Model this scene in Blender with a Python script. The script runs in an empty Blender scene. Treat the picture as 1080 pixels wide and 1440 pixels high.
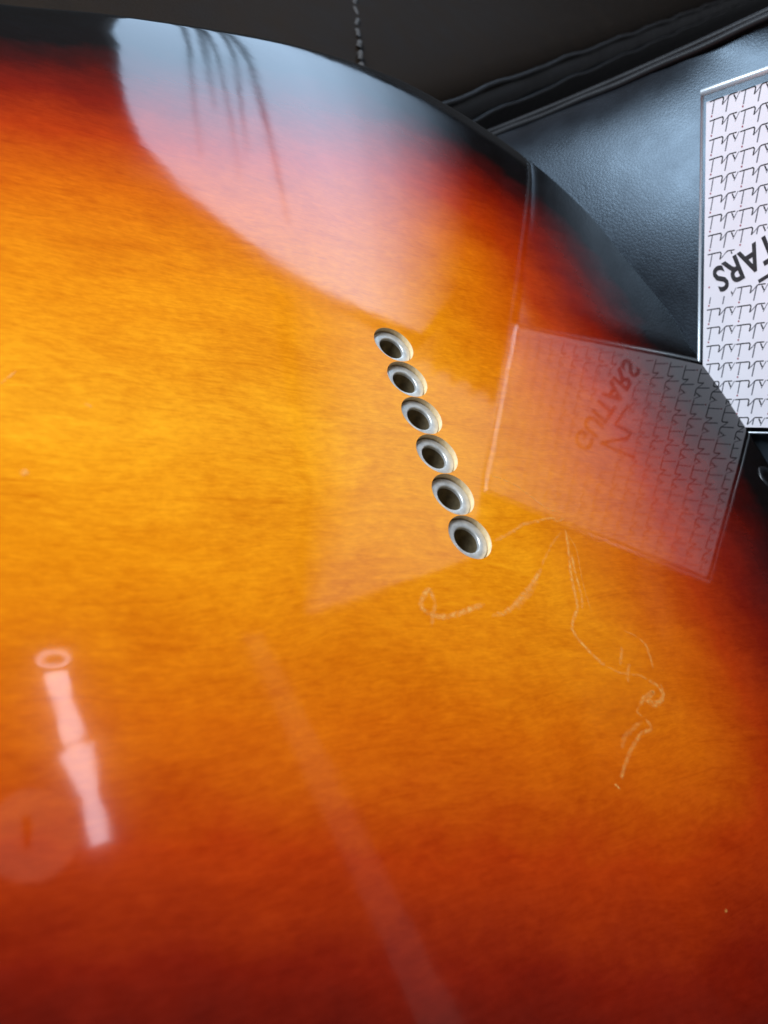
import bpy, bmesh, math, random
import numpy as np
from mathutils import Vector, Matrix, geometry

random.seed(7)
scene = bpy.context.scene
COL = scene.collection
MM = 0.001

# ------------------------------------------------------------------ camera
cam_data = bpy.data.cameras.new('camera')
cam = bpy.data.objects.new('camera', cam_data)
COL.objects.link(cam)
CX = Vector((0.835142, -0.289153, 0.467898))
CY = Vector((0.016899, -0.83678, -0.547279))
CZ = Vector((0.549775, 0.464963, -0.693943))
CAM = Vector((-107.951, -122.419, 112.103)) * MM
cam.matrix_world = Matrix(((CX.x, -CY.x, -CZ.x, CAM.x), (CX.y, -CY.y, -CZ.y, CAM.y),
                           (CX.z, -CY.z, -CZ.z, CAM.z), (0, 0, 0, 1)))
cam_data.sensor_fit = 'HORIZONTAL'
cam_data.sensor_width = 36.0
cam_data.lens = 36.0 * 1165 / 1080
cam_data.clip_start = 0.005
cam_data.clip_end = 50
cam_data.dof.use_dof = True
cam_data.dof.focus_distance = 0.200
cam_data.dof.aperture_fstop = 30.0
scene.camera = cam

# ------------------------------------------------------------------ light
world = bpy.data.worlds.new('World')
scene.world = world
world.use_nodes = True
bg = world.node_tree.nodes['Background']
bg.inputs[0].default_value = (0.85, 0.9, 1.0, 1)
bg.inputs[1].default_value = 0.10

def area_light(name, loc, target, sx, sy, power, color):
    d = bpy.data.lights.new(name, 'AREA')
    d.shape = 'RECTANGLE'
    d.size = sx
    d.size_y = sy
    d.energy = power
    d.color = color
    o = bpy.data.objects.new(name, d)
    COL.objects.link(o)
    o.location = loc
    o.rotation_euler = (Vector(target) - Vector(loc)).to_track_quat('-Z', 'Y').to_euler()
    return o

# daylight from the room's second window, behind the photographer's left shoulder
area_light('window_daylight', (-0.60, 0.38, 0.57), (0.0, 0.0, 0.03), 0.5, 0.66, 19.5, (0.74, 0.87, 1.0))

scene.view_settings.view_transform = 'Standard'
scene.view_settings.look = 'None'
scene.view_settings.gamma = 1
scene.view_settings.exposure = 0.0
scene.view_settings.use_curve_mapping = False
scene.cycles.max_bounces = 6
scene.cycles.transparent_max_bounces = 16

# ------------------------------------------------------------------ helpers
def tag(o, label=None, cat=None, group=None, kind=None):
    if label: o['label'] = label
    if cat: o['category'] = cat
    if group: o['group'] = group
    if kind: o['kind'] = kind
    return o

def empty(name, loc=(0, 0, 0)):
    o = bpy.data.objects.new(name, None)
    o.empty_display_size = 0.01
    COL.objects.link(o)
    o.location = Vector(loc) * MM
    return o

def link(name, me, mat, parent=None, smooth=True):
    o = bpy.data.objects.new(name, me)
    COL.objects.link(o)
    if mat and not me.materials:
        me.materials.append(mat)
    if smooth:
        me.polygons.foreach_set('use_smooth', [True] * len(me.polygons))
    if parent:
        o.parent = parent
        o.matrix_parent_inverse = Matrix.Translation(-parent.location)
    return o

def mesh(name, verts, faces):
    me = bpy.data.meshes.new(name)
    me.from_pydata([Vector(v) * MM for v in verts], [], faces)
    me.update()
    return me

def grid_mesh(name, rows):
    nv = len(rows[0]); verts = [p for r in rows for p in r]
    faces = [(i * nv + j, i * nv + j + 1, (i + 1) * nv + j + 1, (i + 1) * nv + j)
             for i in range(len(rows) - 1) for j in range(nv - 1)]
    return mesh(name, verts, faces)

def tube(name, pts, r, n=10, closed_ends=True):
    pts = [Vector(p) for p in pts]
    verts, faces = [], []
    for i, p in enumerate(pts):
        t = (pts[min(i + 1, len(pts) - 1)] - pts[max(i - 1, 0)]).normalized()
        a = t.cross(Vector((0, 0, 1)))
        if a.length < 1e-3: a = t.cross(Vector((1, 0, 0)))
        a.normalize(); b = t.cross(a)
        for k in range(n):
            an = 2 * math.pi * k / n
            verts.append(p + r * (math.cos(an) * a + math.sin(an) * b))
    for i in range(len(pts) - 1):
        for k in range(n):
            faces.append((i * n + k, i * n + (k + 1) % n, (i + 1) * n + (k + 1) % n, (i + 1) * n + k))
    if closed_ends:
        faces.append(tuple(range(n))); faces.append(tuple(len(verts) - 1 - k for k in range(n)))
    return mesh(name, verts, faces)

def lathe(name, profile, n=48):
    verts, faces = [], []
    for (r, z) in profile:
        for k in range(n):
            an = 2 * math.pi * k / n
            verts.append((r * math.cos(an), r * math.sin(an), z))
    for i in range(len(profile) - 1):
        for k in range(n):
            faces.append((i * n + k, i * n + (k + 1) % n, (i + 1) * n + (k + 1) % n, (i + 1) * n + k))
    return mesh(name, verts, faces)

class NT:
    def __init__(self, name):
        self.m = bpy.data.materials.new(name); self.m.use_nodes = True
        self.t = self.m.node_tree; self.t.nodes.clear()
        self.out = self.t.nodes.new('ShaderNodeOutputMaterial')
    def n(self, typ, **kw):
        nd = self.t.nodes.new('ShaderNode' + typ)
        for k, v in kw.items():
            if k in nd.bl_rna.properties.keys(): setattr(nd, k, v)
            else: nd.inputs[k.replace('_', ' ')].default_value = v
        return nd
    def l(self, a, b): self.t.links.new(a, b)
    def math(self, op, a, b=None, clamp=False):
        nd = self.t.nodes.new('ShaderNodeMath'); nd.operation = op; nd.use_clamp = clamp
        for i, x in enumerate((a, b)):
            if x is None: continue
            if isinstance(x, (int, float)): nd.inputs[i].default_value = x
            else: self.l(x, nd.inputs[i])
        return nd.outputs[0]
    def noise(self, vec, scale, detail=3, rough=0.5, distortion=0.0):
        nd = self.n('TexNoise', Scale=scale, Detail=detail, Roughness=rough, Distortion=distortion)
        self.l(vec, nd.inputs['Vector']); return nd.outputs[0]
    def mapping(self, vec, scale=(1, 1, 1), rot=(0, 0, 0), loc=(0, 0, 0)):
        nd = self.n('Mapping'); nd.inputs['Scale'].default_value = scale
        nd.inputs['Rotation'].default_value = rot; nd.inputs['Location'].default_value = loc
        self.l(vec, nd.inputs[0]); return nd.outputs[0]
    def ramp(self, fac, stops, interp='LINEAR'):
        nd = self.n('ValToRGB'); cr = nd.color_ramp; cr.interpolation = interp
        while len(cr.elements) < len(stops): cr.elements.new(0.5)
        for e, (p, c) in zip(cr.elements, stops):
            e.position = p; e.color = (c, c, c, 1) if isinstance(c, (int, float)) else tuple(c) + (1,)
        self.l(fac, nd.inputs[0]); return nd.outputs[0]
    def maprange(self, v, a, b, c, d):
        nd = self.n('MapRange'); self.l(v, nd.inputs[0])
        for i, x in enumerate((a, b, c, d)): nd.inputs[i + 1].default_value = x
        return nd.outputs[0]

def simple(name, color, rough=0.5, metal=0.0, spec=0.5, bump=None, vary=0.0, vscale=200):
    k = NT(name); p = k.n('BsdfPrincipled'); k.l(p.outputs[0], k.out.inputs[0])
    p.inputs['Base Color'].default_value = tuple(color) + (1,)
    p.inputs['Roughness'].default_value = rough
    p.inputs['Metallic'].default_value = metal
    p.inputs['Specular IOR Level'].default_value = spec
    tc = k.n('TexCoord')
    if vary:
        nz = k.noise(tc.outputs['Object'], vscale, 4, 0.6)
        mx = k.n('Mix', data_type='RGBA', blend_type='MULTIPLY'); mx.inputs[0].default_value = 1
        mx.inputs[6].default_value = tuple(color) + (1,)
        k.l(k.ramp(nz, [(0.25, 1 - vary), (0.75, 1.0)]), mx.inputs[7]); k.l(mx.outputs[2], p.inputs['Base Color'])
    if bump:
        nz = k.noise(tc.outputs['Object'], bump[0], 4, 0.6)
        b = k.n('Bump', Strength=bump[1], Distance=bump[2]); k.l(nz, b.inputs['Height']); k.l(b.outputs[0], p.inputs['Normal'])
    return k.m

def emission(name, color, strength):
    k = NT(name); e = k.n('Emission'); e.inputs[0].default_value = tuple(color) + (1,); e.inputs[1].default_value = strength
    k.l(e.outputs[0], k.out.inputs[0]); return k.m

# ------------------------------------------------------------------ materials
def mat_burst():
    k = NT('sunburst_lacquer')
    tc = k.n('TexCoord').outputs['Object']
    at = k.n('Attribute', attribute_name='edge_distance').outputs['Fac']
    wob = k.noise(k.mapping(tc, (12, 12, 12)), 1.0, 2, 0.5)
    d = k.math('ADD', at, k.math('MULTIPLY', k.math('SUBTRACT', wob, 0.5), 14.0))
    fine = k.noise(k.mapping(tc, (90, 130, 70)), 1.0, 3, 0.6)
    d = k.math('ADD', d, k.math('MULTIPLY', k.math('SUBTRACT', fine, 0.5), 9.0))
    f = k.math('DIVIDE', d, 130.0, True)
    base = k.ramp(f, [(0.0, (0.004, 0.004, 0.004)), (0.11, (0.006, 0.004, 0.004)), (0.175, (0.055, 0.004, 0.003)),
                      (0.26, (0.20, 0.009, 0.002)), (0.36, (0.42, 0.034, 0.002)), (0.49, (0.62, 0.115, 0.002)),
                      (0.68, (0.78, 0.230, 0.004)), (0.95, (0.88, 0.330, 0.010))])
    # wood figure: long fibres along x, soft clouds of uneven stain
    warp = k.noise(k.mapping(tc, (18, 30, 18)), 1.0, 2, 0.5)
    wv = k.n('VectorMath', operation='ADD'); k.l(tc, wv.inputs[0])
    cmb = k.n('CombineXYZ'); k.l(k.math('MULTIPLY', k.math('SUBTRACT', warp, 0.5), 0.012), cmb.inputs[1]); k.l(cmb.outputs[0], wv.inputs[1])
    g1 = k.noise(k.mapping(wv.outputs[0], (110, 560, 200)), 1.0, 5, 0.68)
    g2 = k.noise(k.mapping(wv.outputs[0], (330, 1900, 600)), 1.0, 2, 0.6)
    cl = k.noise(k.mapping(wv.outputs[0], (42, 70, 40)), 1.0, 7, 0.72, 0.6)
    sp = k.noise(k.mapping(tc, (420, 800, 300)), 1.0, 2, 0.6)
    v = k.math('ADD', k.math('MULTIPLY', k.ramp(g1, [(0.32, 0.0), (0.66, 1.0)]), 0.13), 0.635)
    v = k.math('ADD', v, k.math('MULTIPLY', k.ramp(g2, [(0.3, 0.0), (0.7, 1.0)]), 0.12))
    v = k.math('ADD', v, k.math('MULTIPLY', k.ramp(cl, [(0.3, 0.0), (0.7, 1.0)]), 0.26))
    v = k.math('ADD', v, k.math('MULTIPLY', k.ramp(sp, [(0.32, 0.0), (0.66, 1.0)]), 0.11))
    gl_ = k.noise(k.mapping(wv.outputs[0], (14, 620, 200)), 1.0, 3, 0.55)
    v = k.math('SUBTRACT', v, k.math('MULTIPLY', k.ramp(gl_, [(0.60, 0.0), (0.68, 1.0)]), 0.07))
    pw = k.n('CombineXYZ')
    k.l(k.math('POWER', v, 0.8), pw.inputs[0]); k.l(k.math('POWER', v, 1.5), pw.inputs[1]); k.l(k.math('POWER', v, 2.2), pw.inputs[2])
    mx = k.n('Mix', data_type='RGBA', blend_type='MULTIPLY'); mx.inputs[0].default_value = 1
    k.l(base, mx.inputs[6]); k.l(pw.outputs[0], mx.inputs[7])
    p = k.n('BsdfPrincipled')
    k.l(mx.outputs[2], p.inputs['Base Color'])
    p.inputs['Roughness'].default_value = 0.6
    p.inputs['Specular IOR Level'].default_value = 0.0
    p.inputs['Coat Weight'].default_value = 1.0
    p.inputs['Coat IOR'].default_value = 1.385
    rg = k.noise(k.mapping(tc, (40, 40, 40)), 1.0, 4, 0.6)
    k.l(k.maprange(rg, 0.3, 0.8, 0.025, 0.085), p.inputs['Coat Roughness'])
    # faint orange peel and sanding ripple in the clear coat
    op = k.noise(k.mapping(tc, (130, 130, 130)), 1.0, 2, 0.5)
    b = k.n('Bump', Strength=0.02, Distance=0.0005); k.l(op, b.inputs['Height']); k.l(b.outputs[0], p.inputs['Coat Normal'])
    k.l(p.outputs[0], k.out.inputs[0])
    return k.m

def mat_leather(name, color, rough, scale, strength, spec=0.6, tint=(1, 1, 1)):
    k = NT(name); tc = k.n('TexCoord').outputs['Object']
    p = k.n('BsdfPrincipled'); k.l(p.outputs[0], k.out.inputs[0])
    wv = k.n('TexVoronoi', feature='DISTANCE_TO_EDGE', Scale=scale); 
    nz = k.n('TexNoise', Scale=scale * 0.4, Detail=3)
    k.l(tc, nz.inputs['Vector'])
    ad = k.n('VectorMath', operation='MULTIPLY_ADD'); k.l(nz.outputs['Color'], ad.inputs[0]); ad.inputs[1].default_value = (0.8 / scale,) * 3; k.l(tc, ad.inputs[2])
    k.l(ad.outputs[0], wv.inputs['Vector'])
    cr = k.ramp(wv.outputs['Distance'], [(0.0, 0.0), (0.16, 0.8), (0.5, 1.0)])
    big = k.noise(tc, scale * 0.07, 4, 0.6)
    h = k.math('ADD', cr, k.math('MULTIPLY', big, 1.2))
    b = k.n('Bump', Strength=strength, Distance=0.0004); k.l(h, b.inputs['Height']); k.l(b.outputs[0], p.inputs['Normal'])
    mx = k.n('Mix', data_type='RGBA', blend_type='MULTIPLY'); mx.inputs[0].default_value = 1
    mx.inputs[6].default_value = tuple(color) + (1,); k.l(k.ramp(big, [(0.3, 0.7), (0.7, 1.0)]), mx.inputs[7])
    k.l(mx.outputs[2], p.inputs['Base Color'])
    k.l(k.maprange(big, 0.3, 0.7, rough - 0.05, rough + 0.07), p.inputs['Roughness'])
    p.inputs['Specular IOR Level'].default_value = spec
    p.inputs['Specular Tint'].default_value = tuple(tint) + (1,)
    return k.m

def mat_sleeve():
    k = NT('clear_plastic_sheet')
    tr = k.n('BsdfTransparent'); tr.inputs[0].default_value = (0.96, 0.97, 0.98, 1)
    gl = k.n('BsdfGlossy'); gl.inputs['Roughness'].default_value = 0.08
    fr = k.n('Fresnel', IOR=1.12); mx = k.n('MixShader')
    k.l(fr.outputs[0], mx.inputs[0]); k.l(tr.outputs[0], mx.inputs[1]); k.l(gl.outputs[0], mx.inputs[2])
    k.l(mx.outputs[0], k.out.inputs[0]); return k.m

def mat_rim():
    k = NT('clear_plastic_edge')
    tr = k.n('BsdfTransparent'); tr.inputs[0].default_value = (0.9, 0.93, 0.96, 1)
    p = k.n('BsdfPrincipled'); p.inputs['Base Color'].default_value = (0.82, 0.86, 0.9, 1); p.inputs['Roughness'].default_value = 0.12
    p.inputs['Coat Weight'].default_value = 1.0
    tl = k.n('BsdfTranslucent'); tl.inputs[0].default_value = (0.95, 0.97, 1.0, 1)
    gl = k.n('BsdfGlossy'); gl.inputs['Roughness'].default_value = 0.32; gl.inputs[0].default_value = (0.9, 0.93, 0.96, 1)
    m1 = k.n('MixShader'); m1.inputs[0].default_value = 0.45; k.l(p.outputs[0], m1.inputs[1]); k.l(gl.outputs[0], m1.inputs[2])
    m0 = k.n('MixShader'); m0.inputs[0].default_value = 0.35; k.l(m1.outputs[0], m0.inputs[1]); k.l(tl.outputs[0], m0.inputs[2])
    mx = k.n('MixShader'); mx.inputs[0].default_value = 0.85
    k.l(tr.outputs[0], mx.inputs[1]); k.l(m0.outputs[0], mx.inputs[2]); k.l(mx.outputs[0], k.out.inputs[0]); return k.m

def mat_scratch():
    k = NT('scuffed_lacquer'); tc = k.n('TexCoord').outputs['Object']
    a = k.n('Attribute', attribute_name='scuff').outputs['Fac']
    nz = k.noise(k.mapping(tc, (900, 900, 900)), 1.0, 3, 0.6)
    a = k.math('MULTIPLY', a, k.ramp(nz, [(0.35, 0.15), (0.6, 1.0)]), True)
    tr = k.n('BsdfTransparent'); df = k.n('BsdfDiffuse'); df.inputs[0].default_value = (0.95, 0.45, 0.10, 1)
    mx = k.n('MixShader'); k.l(a, mx.inputs[0]); k.l(tr.outputs[0], mx.inputs[1]); k.l(df.outputs[0], mx.inputs[2])
    k.l(mx.outputs[0], k.out.inputs[0]); return k.m

M_BURST = mat_burst()
M_SIDE = simple('black_lacquer_side', (0.006, 0.006, 0.006), 0.06)
M_ARM = mat_leather('black_leather_arm', (0.010, 0.010, 0.012), 0.33, 900, 0.075, 0.54, (0.64, 0.82, 1.0))  # specular tint adds the blue of the window light
M_SEAT = mat_leather('dark_brown_leather', (0.020, 0.0125, 0.008), 0.62, 600, 0.15, 0.05)
M_WELT = mat_leather('black_leather_piping', (0.016, 0.015, 0.016), 0.42, 1100, 0.08, 0.3)
M_THREAD = simple('grey_thread', (0.06, 0.05, 0.045), 0.7, vary=0.4, vscale=3000)
M_METAL = simple('brushed_nickel', (0.82, 0.79, 0.74), 0.36, 0.6, bump=(1500, 0.2, 0.0001), vary=0.4, vscale=420)
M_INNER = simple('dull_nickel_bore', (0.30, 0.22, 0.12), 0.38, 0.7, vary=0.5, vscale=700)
M_BAREWOOD = simple('bare_maple_wall', (0.92, 0.66, 0.36), 0.6, vary=0.35, vscale=900, bump=(1800, 0.3, 0.0002))
M_DARK = simple('black_plastic', (0.012, 0.012, 0.013), 0.25)
M_PAPER = simple('glossy_white_card', (0.85, 0.76, 0.77), 0.6, spec=0.15, vary=0.10, vscale=40)
M_INK = simple('black_ink', (0.018, 0.016, 0.018), 0.5)
M_GREYINK = simple('grey_ink', (0.13, 0.12, 0.135), 0.5)
M_REDINK = simple('red_ink', (0.34, 0.06, 0.08), 0.5)
M_SHEET = mat_sleeve()
M_RIM = mat_rim()
M_SCRATCH = mat_scratch()

# ------------------------------------------------------------------ what the lacquer mirrors: window, curtain, ceiling, lamp, and added glow shapes
AZ = math.radians(62)
WC = Vector((math.cos(AZ), math.sin(AZ), 0)); WH = Vector((math.sin(AZ), -math.cos(AZ), 0))
def wp(h, z, d=1200): return WC * d + WH * h + Vector((0, 0, z))

M_PANE = emission('bright_sky_pane', (0.52, 0.73, 1.0), 6.0)
M_VEIL_GLOW = emission('veil_glow_panel', (0.85, 0.92, 1.0), 1.3)
M_FRAME = simple('white_window_frame', (0.7, 0.7, 0.7), 0.5)
def mat_sheer():
    k = NT('sheer_dark_curtain'); a = k.n('Attribute', attribute_name='gather').outputs['Fac']
    tr = k.n('BsdfTransparent'); df = k.n('BsdfDiffuse'); df.inputs[0].default_value = (0.02, 0.022, 0.026, 1)
    mx = k.n('MixShader'); k.l(a, mx.inputs[0]); k.l(tr.outputs[0], mx.inputs[1]); k.l(df.outputs[0], mx.inputs[2])
    k.l(mx.outputs[0], k.out.inputs[0]); return k.m
M_SHEER = mat_sheer()
M_CURTAIN = simple('charcoal_curtain', (0.02, 0.022, 0.026), 0.9, vary=0.4, vscale=40)
M_CEIL = simple('dim_ceiling_paint', (0.30, 0.27, 0.25), 0.9, vary=0.15, vscale=3)
M_TUBE = emission('lit_lamp_tube', (0.95, 0.88, 1.0), 14.0)
M_BLOB_GLOW = emission('blob_glow', (1.0, 0.78, 0.62), 1.3)
M_BATTEN_GLOW = emission('batten_glow', (1.0, 0.92, 0.88), 0.42)

# ceiling
tag(link('ceiling', mesh('ceiling', [(-600, -900, 1960), (2200, -900, 1960), (2200, 1500, 1960), (-600, 1500, 1960)], [(0, 3, 2, 1)]), M_CEIL, smooth=False), kind='structure')
# window with an arched head
win = empty('window', wp(-60, 380))
arch = [(-400, 392), (-388, 558), (-365, 596), (-353, 636), (-328, 686), (-290, 732), (-213, 773), (-123, 797), (-31, 813), (33, 824), (141, 828), (240, 818), (330, 800), (330, 392)]
link('pane', mesh('pane', [wp(h, z, 1212) for h, z in arch], [tuple(range(len(arch) - 1, -1, -1))]), M_PANE, win, smooth=False)
link('frame', tube('frame', [wp(h, z, 1214) for h, z in arch + arch[:1]], 9, 8, False), M_FRAME, win)
link('veil_glow', mesh('veil_glow', [wp(60, 850, 1215), wp(536, 1850, 1215), wp(900, 1070, 1215), wp(960, 775, 1215), wp(345, 775, 1215), wp(335, 845, 1215)], [(5, 4, 3, 2, 1, 0)]), M_VEIL_GLOW, win, smooth=False)  # glowing panel added for the pale veil mirrored around the ferrules
tag(win, 'arched bright blue window seen mirrored in the upper lacquer of the guitar', 'window')

def smooth01(x):
    x = min(1, max(0, x)); return x * x * (3 - 2 * x)
# curtain swept across the right of the window in slanting folds
rows = []
for i in range(0, 49):
    f = i / 48
    r = []
    for j in range(0, 13):
        g = j / 12
        lo = Vector((-190 + 600 * f, 380)); hi = Vector((215 + 340 * f, 845))
        p = lo.lerp(hi, g)
        r.append(wp(p.x + 8 * math.sin(g * 5), p.y, 1185 + 14 * math.sin(f * 46) + 5 * math.sin(f * 90 + 3 * g)))
    rows.append(r)
cm = grid_mesh('curtain', rows)
ga = cm.attributes.new('gather', 'FLOAT', 'POINT')
ga.data.foreach_set('value', [min(1.0, max(0.0, smooth01(i / 30))) for i in range(49) for j in range(13)])
cu = link('curtain', cm, M_SHEER)
tag(cu, 'dark curtain swept over the mirrored window in slanting folds', 'curtain')
for (h0, sl, wd, top) in ((-294, .49, 8, 690), (-262, .52, 14, 600), (-247, .56, 7, 690), (-226, .62, 9, 640), (-202, .74, 12, 720)):
    rr = []
    for i in range(9):
        f = i / 8; z = 396 + (top - 396) * f
        h = h0 + sl * (z - 450) + 5 * math.sin(f * 4 + h0)
        q = wd * (1.15 - 0.6 * f)
        rr.append([wp(h - q, z, 1200), wp(h - q * 0.35, z, 1193), wp(h + q * 0.35, z, 1193), wp(h + q, z, 1200)])
    fm = grid_mesh('curtain_fold', rr)
    fa = fm.attributes.new('gather', 'FLOAT', 'POINT')
    fa.data.foreach_set('value', [v * (1 - i / 9) ** 0.7 for i in range(9) for v in (0.0, 0.92, 0.92, 0.0)])
    link('curtain_fold', fm, M_SHEER, cu)

rows = []  # sheer sheet added to fade the left edge of the glow panel
for i in range(13):
    f = i / 12
    rows.append([wp(30 + 260 * f - 30 * (1 - f), 830, 1195 + 6 * math.sin(f * 20)), wp(300 + 190 * f, 1340, 1195 + 6 * math.sin(f * 20)), wp(520 + 60 * f, 1880, 1195 + 6 * math.sin(f * 20))])
um = grid_mesh('curtain', rows)
ua = um.attributes.new('gather', 'FLOAT', 'POINT'); ua.data.foreach_set('value', [1 - smooth01(i / 12) for i in range(13) for _ in range(3)])
uc = link('curtain', um, M_SHEER)
tag(uc, 'added sheer sheet softening the edge of the glow panel mirrored left of the ferrules', 'curtain')

# ceiling lamp: lit tube, ring cap; glowing disc with slit added for a mirrored blob
lamp = empty('ceiling_lamp', (280, 370, 1958))
link('base', lathe('base', [(0.1, -34), (70, -32), (96, -22), (102, -4), (100, 1)], 40), M_BLOB_GLOW, lamp).location = Vector((272, 368, 1957)) * MM  # glowing disc standing in for a pale reflection, no lamp part
link('slit', mesh('slit', [(240, 330, 1921), (256, 326, 1921), (262, 400, 1921), (246, 404, 1921)], [(0, 1, 2, 3)]), M_DARK, lamp, False)
for (a, b, r, r2) in (((352, 738, 1920), (360, 668, 1920), 30, 22), ((361, 664, 1920), (377, 566, 1920), 19, 25), ((379, 552, 1920), (380, 546, 1920), 24, 26), ((378, 540, 1920), (394, 440, 1920), 40, 22), ((396, 436, 1920), (411, 315, 1920), 19, 22)):
    va, vb = Vector(a), Vector(b); dr = (vb - va).normalized(); sd = Vector((-dr.y, dr.x, 0)); nv = []
    for p, w_ in ((va, r), (va.lerp(vb, .5), (r + r2) / 2), (vb, r2)):
        nv += [p + sd * w_, p - sd * w_, p - sd * w_ * .8 + Vector((0, 0, 34)), p + sd * w_ * .8 + Vector((0, 0, 34))]
    fs = [(0, 1, 2, 3), (8, 11, 10, 9)] + [(4 * q + e, 4 * q + (e + 1) % 4, 4 * q + 4 + (e + 1) % 4, 4 * q + 4 + e) for q in (0, 1) for e in range(4)]
    link('tube', mesh('tube', nv, fs), M_TUBE, lamp, False)
link('ring_cap', tube('ring_cap', [(350 + 38 * math.cos(t), 778 + 20 * math.sin(t), 1925) for t in [k * 2 * math.pi / 28 for k in range(29)]], 4.5, 6, False), M_TUBE, lamp)
tag(lamp, 'lit tube lamp and an added glowing disc mirrored at the lower left of the lacquer', 'lamp')
# pale batten along the ceiling, made to glow for its mirrored streak
bt = link('glowing_batten', mesh('glowing_batten', [(880, 820, 1950), (945, 820, 1950), (1235, -300, 1950), (1120, -300, 1950), (880, 820, 1962), (945, 820, 1962), (1235, -300, 1962), (1120, -300, 1962)],
     [(3, 2, 1, 0), (0, 1, 5, 4), (1, 2, 6, 5), (2, 3, 7, 6), (3, 0, 4, 7)]), M_BATTEN_GLOW, smooth=False)
tag(bt, 'ceiling batten with an added glow mirrored as a faint diagonal streak at bottom centre', 'batten')

# ------------------------------------------------------------------ sofa
sofa = empty('sofa', (60, 0, -46))
tag(sofa, 'black and dark brown leather sofa under and behind the guitar body', 'sofa')
# seat: top at -46, falling into a crevice along a slanting line
LD = Vector((0.78, 0.626, 0)).normalized(); LN = Vector((LD.y, -LD.x, 0)); LP = Vector((125, 222, 0))
rows = []
prof = [(-700, -46), (-400, -46), (-300, -46), (-240, -46), (-180, -46), (-130, -46), (-90, -46), (-60, -46), (-40, -46.3), (-26, -47), (-14, -48.5), (-6, -51), (0, -56), (3, -64), (4, -80), (4, -140)]
for i in range(120):
    a = -900 + 30 * i
    rows.append([tuple(LP + LD * a + LN * o) [:2] + (z + (1.6 * math.sin(a * 0.02 + o * 0.03) * math.sin(o * 0.021) if z > -46.2 and o < -30 else 0) - 1.5,) for o, z in prof])
seat = link('seat_cushion', grid_mesh('seat_cushion', rows), M_SEAT, sofa)
link('crevice_base', mesh('crevice_base', [tuple((LP + LD * a + LN * o))[:2] + (-138,) for a, o in ((-900, 0), (2600, 0), (2600, 600), (-900, 600))], [(0, 1, 2, 3)]), M_WELT, sofa, False)
for off, zz, r in ((1.0, -51.5, 1.5), (11.0, -60.0, 1.3)):
    link('welt', tube('welt', [LP + LD * a + LN * (off + 0.8 * math.sin(a * 0.05)) + Vector((0, 0, zz + 0.6 * math.sin(a * 0.09))) for a in range(-400, 2600, 20)], r, 8), M_WELT, seat)
# the boxed panel between the two welts
rows = []
for i in range(100):
    a = -400 + 30 * i
    rows.append([tuple(LP + LD * a + LN * o)[:2] + (z,) for o, z in ((2, -53), (5, -54), (8, -57), (10.5, -62), (12, -75), (12, -137))])
link('boxing_panel', grid_mesh('boxing_panel', rows), M_WELT, seat)
# stitch line across the seat
s0 = Vector((118, 333, 0)); s1 = Vector((88, 220, 0)); nst = 11
sm = tube('stitch', [(0, -2.9, -.3), (0, -1.8, 0.9), (0, 1.8, 0.9), (0, 2.9, -.3)], 1.4, 8)
ang = math.atan2((s1 - s0).y, (s1 - s0).x) - math.pi / 2
for i in range(nst):
    p = s0.lerp(s1, i / (nst - 1))
    o = link('stitch', sm, M_THREAD, seat)
    o.matrix_parent_inverse = Matrix.Identity(4)
    o.rotation_euler = (0, 0, ang + random.uniform(-.25, .25)); o.scale = (random.uniform(.7, 1.1), random.uniform(.75, 1.1), random.uniform(.5, .9))
    o.location = Vector((p.x + random.uniform(-.3, .3), p.y, -46.6)) * MM

# arm: bulging leather face bounded by a piped seam
A = Vector((112.8, 148.4, -15.8)); B = Vector((140.1, 99.4, 71.6)); AB = B - A
DD = Vector((0.16, -0.985, -0.02)).normalized()
NF = Vector((-0.965, -0.153, 0.213)).normalized()
def seam(t): return A + AB * t + Vector((0, 0, 1)).cross(AB).normalized() * (1.4 * math.sin(t * 3.0)) + Vector((0, 0, -5.0 * t * (1 - t)))
rows = []
ss = [0, 1, 2.2, 4, 6.5, 9.5, 13, 17, 22, 28, 35, 43, 52, 62, 74, 88, 104, 122, 142, 165, 190, 220, 255]
for i in range(61):
    t = -1.3 + 3.6 * i / 60
    c = seam(t); z = c.z
    b = 15 - 0.07 * (z + 16) - 0.0026 * max(0, z) ** 2
    b = max(-26, min(16, b))
    r = [c + Vector((60, 25, 0)), c + Vector((6, 3, 0))]
    for s in ss:
        fall = min(1, max(0, (s - 55) / 90)); fall = fall * fall * (3 - 2 * fall)
        bl = b * (1 - math.exp(-s / 11)) * (1 - 0.55 * fall)
        pk = 0.35 * math.sin(t * 26 + math.sin(t * 9) * 2) * math.exp(-((s - 7) / 7) ** 2)
        r.append(c + DD * s + NF * (bl + pk))
    rows.append(r)
arm = link('arm_cushion', grid_mesh('arm_cushion', rows), M_ARM, sofa)
link('piping', tube('piping', [seam(-1.2 + 3.4 * i / 80) + NF * 0.8 + Vector((0.1, 0.6, 0.3)) * math.sin(i * 0.9) * 0.35 for i in range(81)], 1.55, 10), M_WELT, arm)
link('piping', tube('piping', [seam(-1.2 + 3.4 * i / 80) + NF * 0.3 + Vector((1.6, 3.2, 1.0)) for i in range(81)], 1.5, 10), M_WELT, arm)

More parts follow.
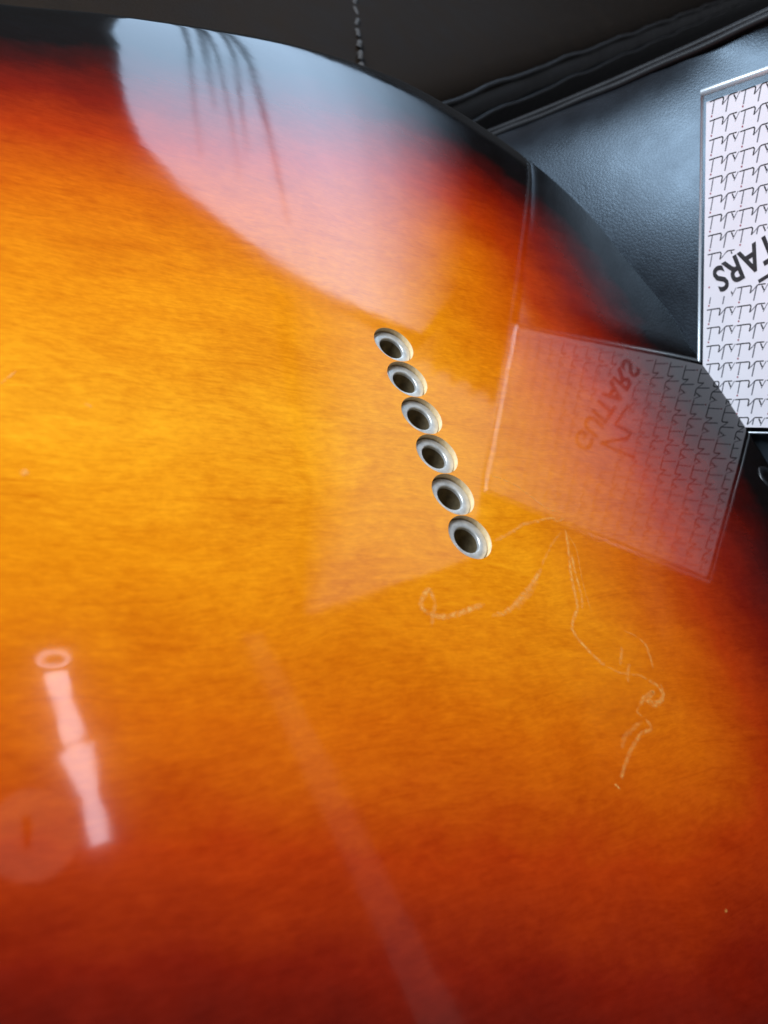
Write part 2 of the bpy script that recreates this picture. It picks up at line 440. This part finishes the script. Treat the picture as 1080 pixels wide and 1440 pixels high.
# ------------------------------------------------------------------ guitar body
half = [(129.5, -26.5), (129.3, -10), (128.6, 5), (127.4, 19), (125.2, 48), (117.5, 76), (104.5, 98), (85.5, 115), (64.5, 126), (43, 131), (10, 128.5), (-20, 120), (-52, 108), (-78, 96)]
low = [(x, -53 - y) for x, y in half[1:]]
upper = [(-105, 87), (-135, 84), (-165, 88), (-195, 97), (-225, 103), (-250, 97), (-268, 78), (-276, 45), (-277, 5), (-277, -28)]
horn = [(-277, -58), (-250, -66), (-225, -80), (-215, -98), (-226, -125), (-219, -147), (-195, -152), (-165, -143), (-135, -138), (-105, -141)]
ctrl = np.array(half + upper + horn + low[::-1], float)
def spline(P, n=12):
    out = []; N = len(P)
    for i in range(N):
        a, b, c, d = P[i - 1], P[i], P[(i + 1) % N], P[(i + 2) % N]
        for q in range(n):
            s = q / n
            out.append(.5 * ((2 * b) + (c - a) * s + (2 * a - 5 * b + 4 * c - d) * s * s + (3 * b - a - 3 * c + d) * s ** 3))
    return np.array(out)
OUT = spline(ctrl)
tan = np.roll(OUT, -1, 0) - np.roll(OUT, 1, 0); tan /= np.linalg.norm(tan, axis=1)[:, None]
nout = np.c_[tan[:, 1], -tan[:, 0]]
OUT = OUT + nout * 0.5
def edge_dist(P):
    P = np.asarray(P, float); a = OUT; ab = np.roll(OUT, -1, 0) - a; l2 = (ab ** 2).sum(1)
    res = np.empty(len(P))
    for i in range(0, len(P), 2000):
        q = P[i:i + 2000, None, :]
        t = np.clip(((q - a) * ab).sum(2) / l2, 0, 1)
        res[i:i + 2000] = np.linalg.norm(a + ab * t[..., None] - q, axis=2).min(1)
    return res
def inside(P):
    P = np.asarray(P, float); x, y = P[:, 0], P[:, 1]; c = np.zeros(len(P), bool)
    x1, y1 = OUT[:, 0], OUT[:, 1]; x2, y2 = np.roll(x1, -1), np.roll(y1, -1)
    for i in range(len(OUT)):
        m = ((y1[i] > y) != (y2[i] > y))
        if m.any():
            xi = (x2[i] - x1[i]) * (y - y1[i]) / (y2[i] - y1[i] + 1e-12) + x1[i]
            c ^= m & (x < xi)
    return c
RR = 2.2
def zprof(d):
    z = -0.16 * np.clip((18 - d) / 16, 0, 1) ** 3
    dd = np.clip(d, 0, RR)
    return z + (-RR + np.sqrt(np.maximum(RR * RR - (RR - dd) ** 2, 0)))
HR = 5.24
FER = [(0.0, -10.6 * i) for i in range(6)]
pts = [tuple(p) for p in OUT]
n_out = len(pts)
edges = [(i, (i + 1) % n_out) for i in range(n_out)]
for (fx, fy) in FER:
    s = len(pts)
    pts += [(fx + HR * math.cos(2 * math.pi * k / 56), fy + HR * math.sin(2 * math.pi * k / 56)) for k in range(56)]
    edges += [(s + k, s + (k + 1) % 56) for k in range(56)]
n_fix = len(pts)
cand = []
for d in (0.08, 0.25, 0.5, 0.85, 1.25, 1.7, 2.2, 3.2, 4.5, 6.5, 9, 12, 15, 18, 24):
    ring = OUT - nout * d
    ok = (edge_dist(ring) > d - 0.05) & inside(ring)
    cand += [tuple(p) for p in ring[ok]]
gx, gy = np.meshgrid(np.arange(-280, 132, 3.5), np.arange(-190, 136, 3.5))
G = np.c_[gx.ravel(), gy.ravel()]; G = G + np.random.RandomState(3).uniform(-.5, .5, G.shape)
ok = inside(G); G = G[ok]; G = G[edge_dist(G) > 25]
fd = np.min([np.hypot(G[:, 0] - fx, G[:, 1] - fy) for fx, fy in FER], axis=0)
cand += [tuple(p) for p in G[fd > 7.5]]
pts += cand
res = geometry.delaunay_2d_cdt([Vector(p) for p in pts], edges, [], 0, 1e-6)
V2 = np.array([tuple(v) for v in res[0]]); T = [tuple(f) for f in res[2]]
cen = np.array([V2[list(f)].mean(0) for f in T])
keep = inside(cen)
for fx, fy in FER: keep &= np.hypot(cen[:, 0] - fx, cen[:, 1] - fy) > HR * 0.998
T = [f for f, q in zip(T, keep) if q]
dv = edge_dist(V2); dv[~inside(V2)] = 0
onring = np.min(np.abs([np.hypot(V2[:, 0] - fx, V2[:, 1] - fy) - HR for fx, fy in FER]), axis=0) < 1e-3
zv = zprof(dv)
verts = [(x, y, z) for (x, y), z in zip(V2, zv)]
def area2(f):
    a, b, c = V2[f[0]], V2[f[1]], V2[f[2]]
    return (b[0] - a[0]) * (c[1] - a[1]) - (b[1] - a[1]) * (c[0] - a[0])
T = [f if area2(f) > 0 else f[::-1] for f in T]
guitar = empty('guitar_body', (0, -26.5, -44))
tag(guitar, 'glossy sunburst guitar body lying back side up, amber centre fading to red and black', 'guitar body')
me = mesh('back_face', verts, T)
att = me.attributes.new('edge_distance', 'FLOAT', 'POINT'); att.data.foreach_set('value', [float(d / (1 + 0.48 * min(1, max(0, (x + 80) / 170)))) for d, (x, y) in zip(dv, V2)])
link('back_face', me, M_BURST, guitar)
# side with lower round-over
sp_ = [(0, -2.36), (0, -8), (0, -20), (0, -36), (0.5, -39), (1.8, -41.5), (4, -42.6), (9, -42.8)]
rows = [[tuple(OUT[i % n_out] - nout[i % n_out] * o) + (z,) for o, z in sp_] for i in range(n_out + 1)]
link('side', grid_mesh('side', rows), M_SIDE, guitar)

# ferrules
fer_me = lathe('ferrule', [(5.04, -3.2), (5.04, -1.40), (5.0, -1.27), (4.9, -1.2), (3.32, -1.2), (3.22, -1.22), (3.12, -1.28), (3.05, -1.4), (3.02, -1.6), (3.0, -2.0)])
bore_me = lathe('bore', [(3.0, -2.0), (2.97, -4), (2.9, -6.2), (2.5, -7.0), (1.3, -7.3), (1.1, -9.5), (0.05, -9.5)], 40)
hole_me = lathe('ferrule_hole', [(HR, 0.0), (HR - 0.03, -0.25), (HR, -0.9), (HR, -1.8), (HR, -3.4)], 56)
for i, (fx, fy) in enumerate(FER):
    h = link('ferrule_hole', hole_me, M_BAREWOOD, guitar); h.location = Vector((fx, fy, 0)) * MM
    f = link('ferrule', fer_me, M_METAL, guitar); f.location = Vector((fx, fy, 0)) * MM + Vector((random.uniform(-.06, .06), random.uniform(-.06, .06), random.uniform(-.1, .06))) * MM
    f.rotation_euler = (random.uniform(-.02, .02), random.uniform(-.02, .02), random.uniform(0, 6))
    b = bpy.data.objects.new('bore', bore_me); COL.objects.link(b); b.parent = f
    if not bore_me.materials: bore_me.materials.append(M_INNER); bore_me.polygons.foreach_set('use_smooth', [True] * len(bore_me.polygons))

# strap button recess on the butt
link('strap_button', lathe('strap_button', [(4.6, -0.4), (4.5, 0.25), (4.2, 0.5), (3.2, 0.5), (2.6, 0.1), (2.2, -0.8), (0.05, -0.9)], 32), M_DARK, guitar).location = Vector((123.6, -32.5, -0.25)) * MM

# scratches worn into the lacquer, each a thin scuffed sliver
SCR = {
 'hook': (0.55, .75, [(-14.9, -66.7), (-14.9, -64.7), (-17.1, -66.3), (-18.1, -68.1), (-17.0, -69.5), (-14.3, -70.4), (-10.4, -70.0), (-6.9, -69.2), (-2.9, -68.2)]),
 'hook2': (0.4, .5, [(-14.8, -65.0), (-14.8, -67.3), (-15.8, -69.4), (-17.7, -72.5)]),
 'swoosh': (0.5, .65, [(16.1, -60.5), (12.5, -63.6), (8.2, -66.4), (4.2, -69.0), (0.9, -70.4), (-2.6, -70.9)]),
 'swoosh2': (0.9, .35, [(13.5, -63.3), (9.6, -66.2), (6.2, -68.2), (3.7, -69.4)]),
 'trail': (0.42, .7, [(28.3, -50.7), (26.9, -54.9), (24.7, -60.0), (23.1, -64.3), (22.2, -67.7), (21.0, -70.7), (18.3, -73.3), (17.1, -75.5), (18.3, -78.8), (20.5, -82.2), (21.8, -83.6)]),
 'trail2': (0.38, .6, [(26.9, -57.1), (25.6, -60.8), (24.6, -65.0), (23.7, -68.5), (22.2, -70.8)]),
 'loop': (0.4, .5, [(35.2, -78.4), (36.3, -79.9), (36.0, -82.6), (35.2, -85.5)]),
 'tick': (0.45, .4, [(29.1, -79.8), (27.6, -81.8), (25.9, -84.0)]),
 'tick2': (0.45, .4, [(29.2, -83.6), (26.8, -86.0), (26.1, -87.8)]),
 'knot': (0.5, .55, [(31.9, -87.7), (34.1, -89.2), (33.9, -91.8), (30.6, -93.0), (29.2, -91.9), (32.0, -90.3), (28.7, -91.2), (26.0, -92.7)]),
 'knot2': (0.4, .5, [(35.3, -88.7), (34.5, -91.2), (31.4, -92.4), (27.9, -91.7)]),
 'tail': (0.45, .5, [(26.1, -95.2), (26.6, -97.3), (23.3, -98.1), (19.7, -99.9), (16.7, -102.0), (14.2, -104.1), (13.0, -105.3)]),
 'tail2': (0.5, .3, [(25.3, -95.7), (21.1, -96.9), (18.2, -98.2), (16.2, -100.2)]),
 'chip': (0.28, 1.6, [(10.7, -105.9), (11.2, -106.3), (11.6, -107.0)]),
 'arc1': (0.3, .4, [(12.4, -36.9), (18.2, -38.9), (22.0, -42.1), (25.4, -45.3), (29.5, -46.7)]),
 'arc2': (0.4, .5, [(5.8, -54.1), (10.7, -52.3), (15.9, -50.0), (20.8, -48.9), (25.7, -48.0), (26.6, -48.8), (29.9, -47.8)]),
 'left': (0.25, .8, [(-86.2, -23.6), (-84.8, -21.9), (-83.4, -20.3)]),
 'blob': (0.6, .7, [(-84.7, -41.7), (-84.0, -41.3), (-83.2, -40.9)]),
 'speck': (0.22, 1.8, [(24.0, -130.9), (24.4, -130.8), (24.8, -130.7)]),
 'join': (0.3, .35, [(21.8, -83.6), (24.5, -85.2), (27.5, -86.0), (30.5, -86.6), (31.9, -87.7)]),
 'join2': (0.3, .35, [(26.0, -92.7), (24.8, -93.8), (26.1, -95.2)]),
 'join3': (0.3, .3, [(16.1, -60.5), (19.0, -57.5), (22.5, -54.5), (26.8, -51.5)]),
 'rake': (0.28, .3, [(31.5, -76.5), (33.5, -77.2), (35.2, -78.4)]),
 'hair': (0.2, .35, [(27.8, -51.5), (28.9, -55.6), (27.4, -60.5), (26.0, -64.8), (25.2, -68.6), (24.6, -71.5)]),
 'mark': (0.4, .5, [(-73.2, -26.0), (-72.6, -26.6), (-71.8, -26.9)]),
}
zoff = 0.02
for nm, (wd, al, P) in SCR.items():
    P = np.array(P); Q = []
    for i in range(len(P) - 1):
        a = P[max(i - 1, 0)]; b = P[i]; c = P[i + 1]; d = P[min(i + 2, len(P) - 1)]
        for q in range(8):
            s = q / 8; Q.append(.5 * ((2 * b) + (c - a) * s + (2 * a - 5 * b + 4 * c - d) * s * s + (3 * b - a - 3 * c + d) * s ** 3))
    Q.append(P[-1]); Q = np.array(Q)
    Q[1:-1] += np.random.RandomState(len(Q)).normal(0, min(0.06, 0.12 * np.linalg.norm(np.diff(Q, axis=0), axis=1).mean()), Q[1:-1].shape)
    tg = np.gradient(Q, axis=0); tg /= np.linalg.norm(tg, axis=1)[:, None] + 1e-9; nn = np.c_[-tg[:, 1], tg[:, 0]]
    rows = []; al_v = []
    zoff += 0.0015
    for i in range(len(Q)):
        e = min(1, i / 4, (len(Q) - 1 - i) / 4) if len(Q) > 12 else min(1, (i + .5) / 3, (len(Q) - .5 - i) / 3)
        ww = 1.25 * wd * (0.55 + 0.45 * e) * (0.8 + 0.4 * random.random())
        am = min(1, 1.1 * al) * e * random.uniform(0.6, 1.0)
        for o, f in ((-1, 0), (-.4, .75), (0, 1), (.4, .75), (1, 0)):
            al_v.append(min(1, am * f))
        rows.append([(Q[i][0] + nn[i][0] * ww * o, Q[i][1] + nn[i][1] * ww * o, zoff) for o in (-1, -.4, 0, .4, 1)])
    m = grid_mesh('scratch', rows)
    at = m.attributes.new('scuff', 'FLOAT', 'POINT'); at.data.foreach_set('value', al_v)
    link('scratch', m, M_SCRATCH, guitar)

# ------------------------------------------------------------------ printed card in a clear sleeve
TL = Vector((114.33, 77.80, 50.94)); U = Vector((.13654, -.76961, -.62407)).normalized(); W = Vector((.04512, -.62468, .78091)).normalized()
W = (W - U * W.dot(U)).normalized()
N = U.cross(W).normalized()          # towards the viewer (-x)
CW, CH = 69.0, 105.0
def cp(a, b, o=0.0): return TL + W * a + U * b + N * o
card = empty('hang_tag', cp(0, CH))
tag(card, 'white printed guitar shop card in a clear plastic sleeve leaning behind the body edge', 'card')
def slab(name, a0, a1, b0, b1, o0, o1, mat):
    v = [cp(a, b, o) for o in (o0, o1) for a, b in ((a0, b0), (a1, b0), (a1, b1), (a0, b1))]
    me = mesh(name, v, [(0, 1, 2, 3), (7, 6, 5, 4), (0, 4, 5, 1), (1, 5, 6, 2), (2, 6, 7, 3), (3, 7, 4, 0)])
    return link(name, me, mat, card, False)
slab('paper', 1.3, CW - 1.3, 3.0, CH - 1.6, -0.3, 0.0, M_PAPER)
me = mesh('front_sheet', [cp(0.3, 0.3, .5), cp(CW - .3, 0.3, .5), cp(CW - .3, CH - .3, .5), cp(0.3, CH - .3, .5)], [(0, 1, 2, 3)])
link('front_sheet', me, M_SHEET, card, False)
for q in (((0, 0), (CW, 0)), ((CW, 0), (CW, CH)), ((CW, CH), (0, CH)), ((0, CH), (0, 0))):
    (a0, b0), (a1, b1) = q
    link('sleeve_edge', tube('sleeve_edge', [cp(a0, b0, 0.2), cp((a0 + a1) / 2, (b0 + b1) / 2, 0.25), cp(a1, b1, 0.2)], 1.15 if b0 == b1 == 0 else (0.28 if b0 == b1 else 0.5), 8), M_RIM, card)

kb = NT('glint_gloss'); tb = kb.n('BsdfTransparent'); gb = kb.n('BsdfGlossy'); gb.inputs['Roughness'].default_value = 0.2
mb = kb.n('MixShader'); mb.inputs[0].default_value = 0.3
kb.l(tb.outputs[0], mb.inputs[1]); kb.l(gb.outputs[0], mb.inputs[2]); kb.l(mb.outputs[0], kb.out.inputs[0])
link('glint_strip', mesh('glint_strip', [cp(0.4, 0.5, .62), cp(CW - .4, 0.5, .62), cp(CW - .4, 2.9, .62), cp(0.4, 2.9, .62)], [(0, 1, 2, 3)]), kb.m, card, False)  # glossy strip added on the sleeve margin for a mirrored glint
# print: rows of script, a clear patch round the lettering
PA, PB = 10.35, 5.72
RD = Vector((-0.917, 0.40)); UP = Vector((0.40, 0.917))     # reading direction / up of the lettering, in (a, b)
LC = Vector((22.4, 50.3))
def blank(a, b):
    q = Vector((a, b)) - LC
    x, y = q.dot(RD), q.dot(UP)
    if abs(x) < 21 and -5.0 < y < 5.2: return True
    return -20 < x < 2 and 3 < y < 13
def ribbons(name, segs, mat, o):
    verts, faces = [], []
    for (p, q, w0, w1) in segs:
        p = Vector(p); q = Vector(q); d = (q - p).normalized(); n = Vector((-d.y, d.x))
        s = len(verts)
        for c, ww in ((p - d * .06, w0), (q + d * .06, w1)):
            verts += [cp(*(c + n * ww / 2), o), cp(*(c - n * ww / 2), o)]
        faces.append((s, s + 1, s + 3, s + 2))
    return link(name, mesh(name, verts, faces), mat, card, False)
black, grey, dots = [], [], []
nrow = int((CH - 6) / PB) + 1
for r in range(nrow):
    b0 = 3.15 + r * PB
    for c in range(-1, 7):
        a0 = 3.25 + c * PA
        def P(x, y): return (a0 + x * PA, b0 + y * PB)
        def put(lst, pl, w0, w1):
            for p, q in zip(pl[:-1], pl[1:]):
                p, q = P(*p), P(*q)
                if min(p[0], q[0]) < 1.5 or max(p[0], q[0]) > CW - 1.6 or max(p[1], q[1]) > CH - 2: continue
                if blank(*p) or blank(*q): continue
                lst.append((p, q, w0, w1))
        put(black, [(-.06, .02), (.14, 0), (.36, -.01)], .34, .36)
        put(black, [(.36, -.01), (.385, .08), (.365, .25), (.35, .37)], .36, .48)
        put(grey, [(.36, .36), (.45, .22), (.55, .04)], .22, .34)
        put(grey, [(.085, .02), (.05, .34), (.015, .68)], .34, .42)
        put(grey, [(.55, .04), (.51, .38), (.465, .78)], .46, .40)
        put(black, [(.545, .05), (.60, -.01), (.82, -.01)], .34, .34)
        put(black, [(.71, .05), (.74, .16), (.775, .30)], .30, .55)
        put(grey, [(.765, .42), (.83, .2), (.90, .0)], .24, .26)
        dp = P(0.0, .79)
        if 1.9 < dp[0] < CW - 2 and dp[1] < CH - 2.4 and not blank(*dp): dots.append(dp)
ribbons('script_print', black, M_INK, 0.045)
ribbons('script_stroke_print', grey, M_GREYINK, 0.03)
dv_, df_ = [], []
for d in dots:
    s = len(dv_)
    dv_ += [cp(d[0] + .30 * math.cos(k * math.pi / 4), d[1] + .30 * math.sin(k * math.pi / 4), 0.06) for k in range(8)]
    df_.append(tuple(range(s, s + 8)))
link('dot_print', mesh('dot_print', dv_, df_), M_REDINK, card, False)
# lettering
fc = bpy.data.curves.new('lettering', 'FONT'); fc.body = 'GUITARS'; fc.size = 1.0; fc.align_x = 'CENTER'; fc.offset = 0.022; fc.resolution_u = 4
fo = bpy.data.objects.new('lettering_tmp', fc); COL.objects.link(fo)
bpy.context.view_layer.update()
lm = bpy.data.meshes.new_from_object(fo.evaluated_get(bpy.context.evaluated_depsgraph_get()))
bpy.data.objects.remove(fo)
xs = [v.co.x for v in lm.vertices]; ys = [v.co.y for v in lm.vertices]
sx = 37.0 / (max(xs) - min(xs)); sy = 8.4 / (max(ys) - min(ys)); mx_, my_ = (max(xs) + min(xs)) / 2, (max(ys) + min(ys)) / 2
for v in lm.vertices:
    q = LC + RD * ((v.co.x - mx_) * sx) + UP * ((v.co.y - my_) * sy)
    v.co = cp(q.x, q.y, 0.08) * MM
lm.name = 'lettering'
link('lettering', lm, M_INK, card, False)
zz = [(19.9, 59.4), (27.6, 56.0), (29.0, 62.9), (31.0, 62.3), (35.5, 51.6), (37.0, 66.8)]
ribbons('zigzag_print', [(p, q, 1.1, 1.1) for p, q in zip(zz[:-1], zz[1:])], M_INK, 0.07)
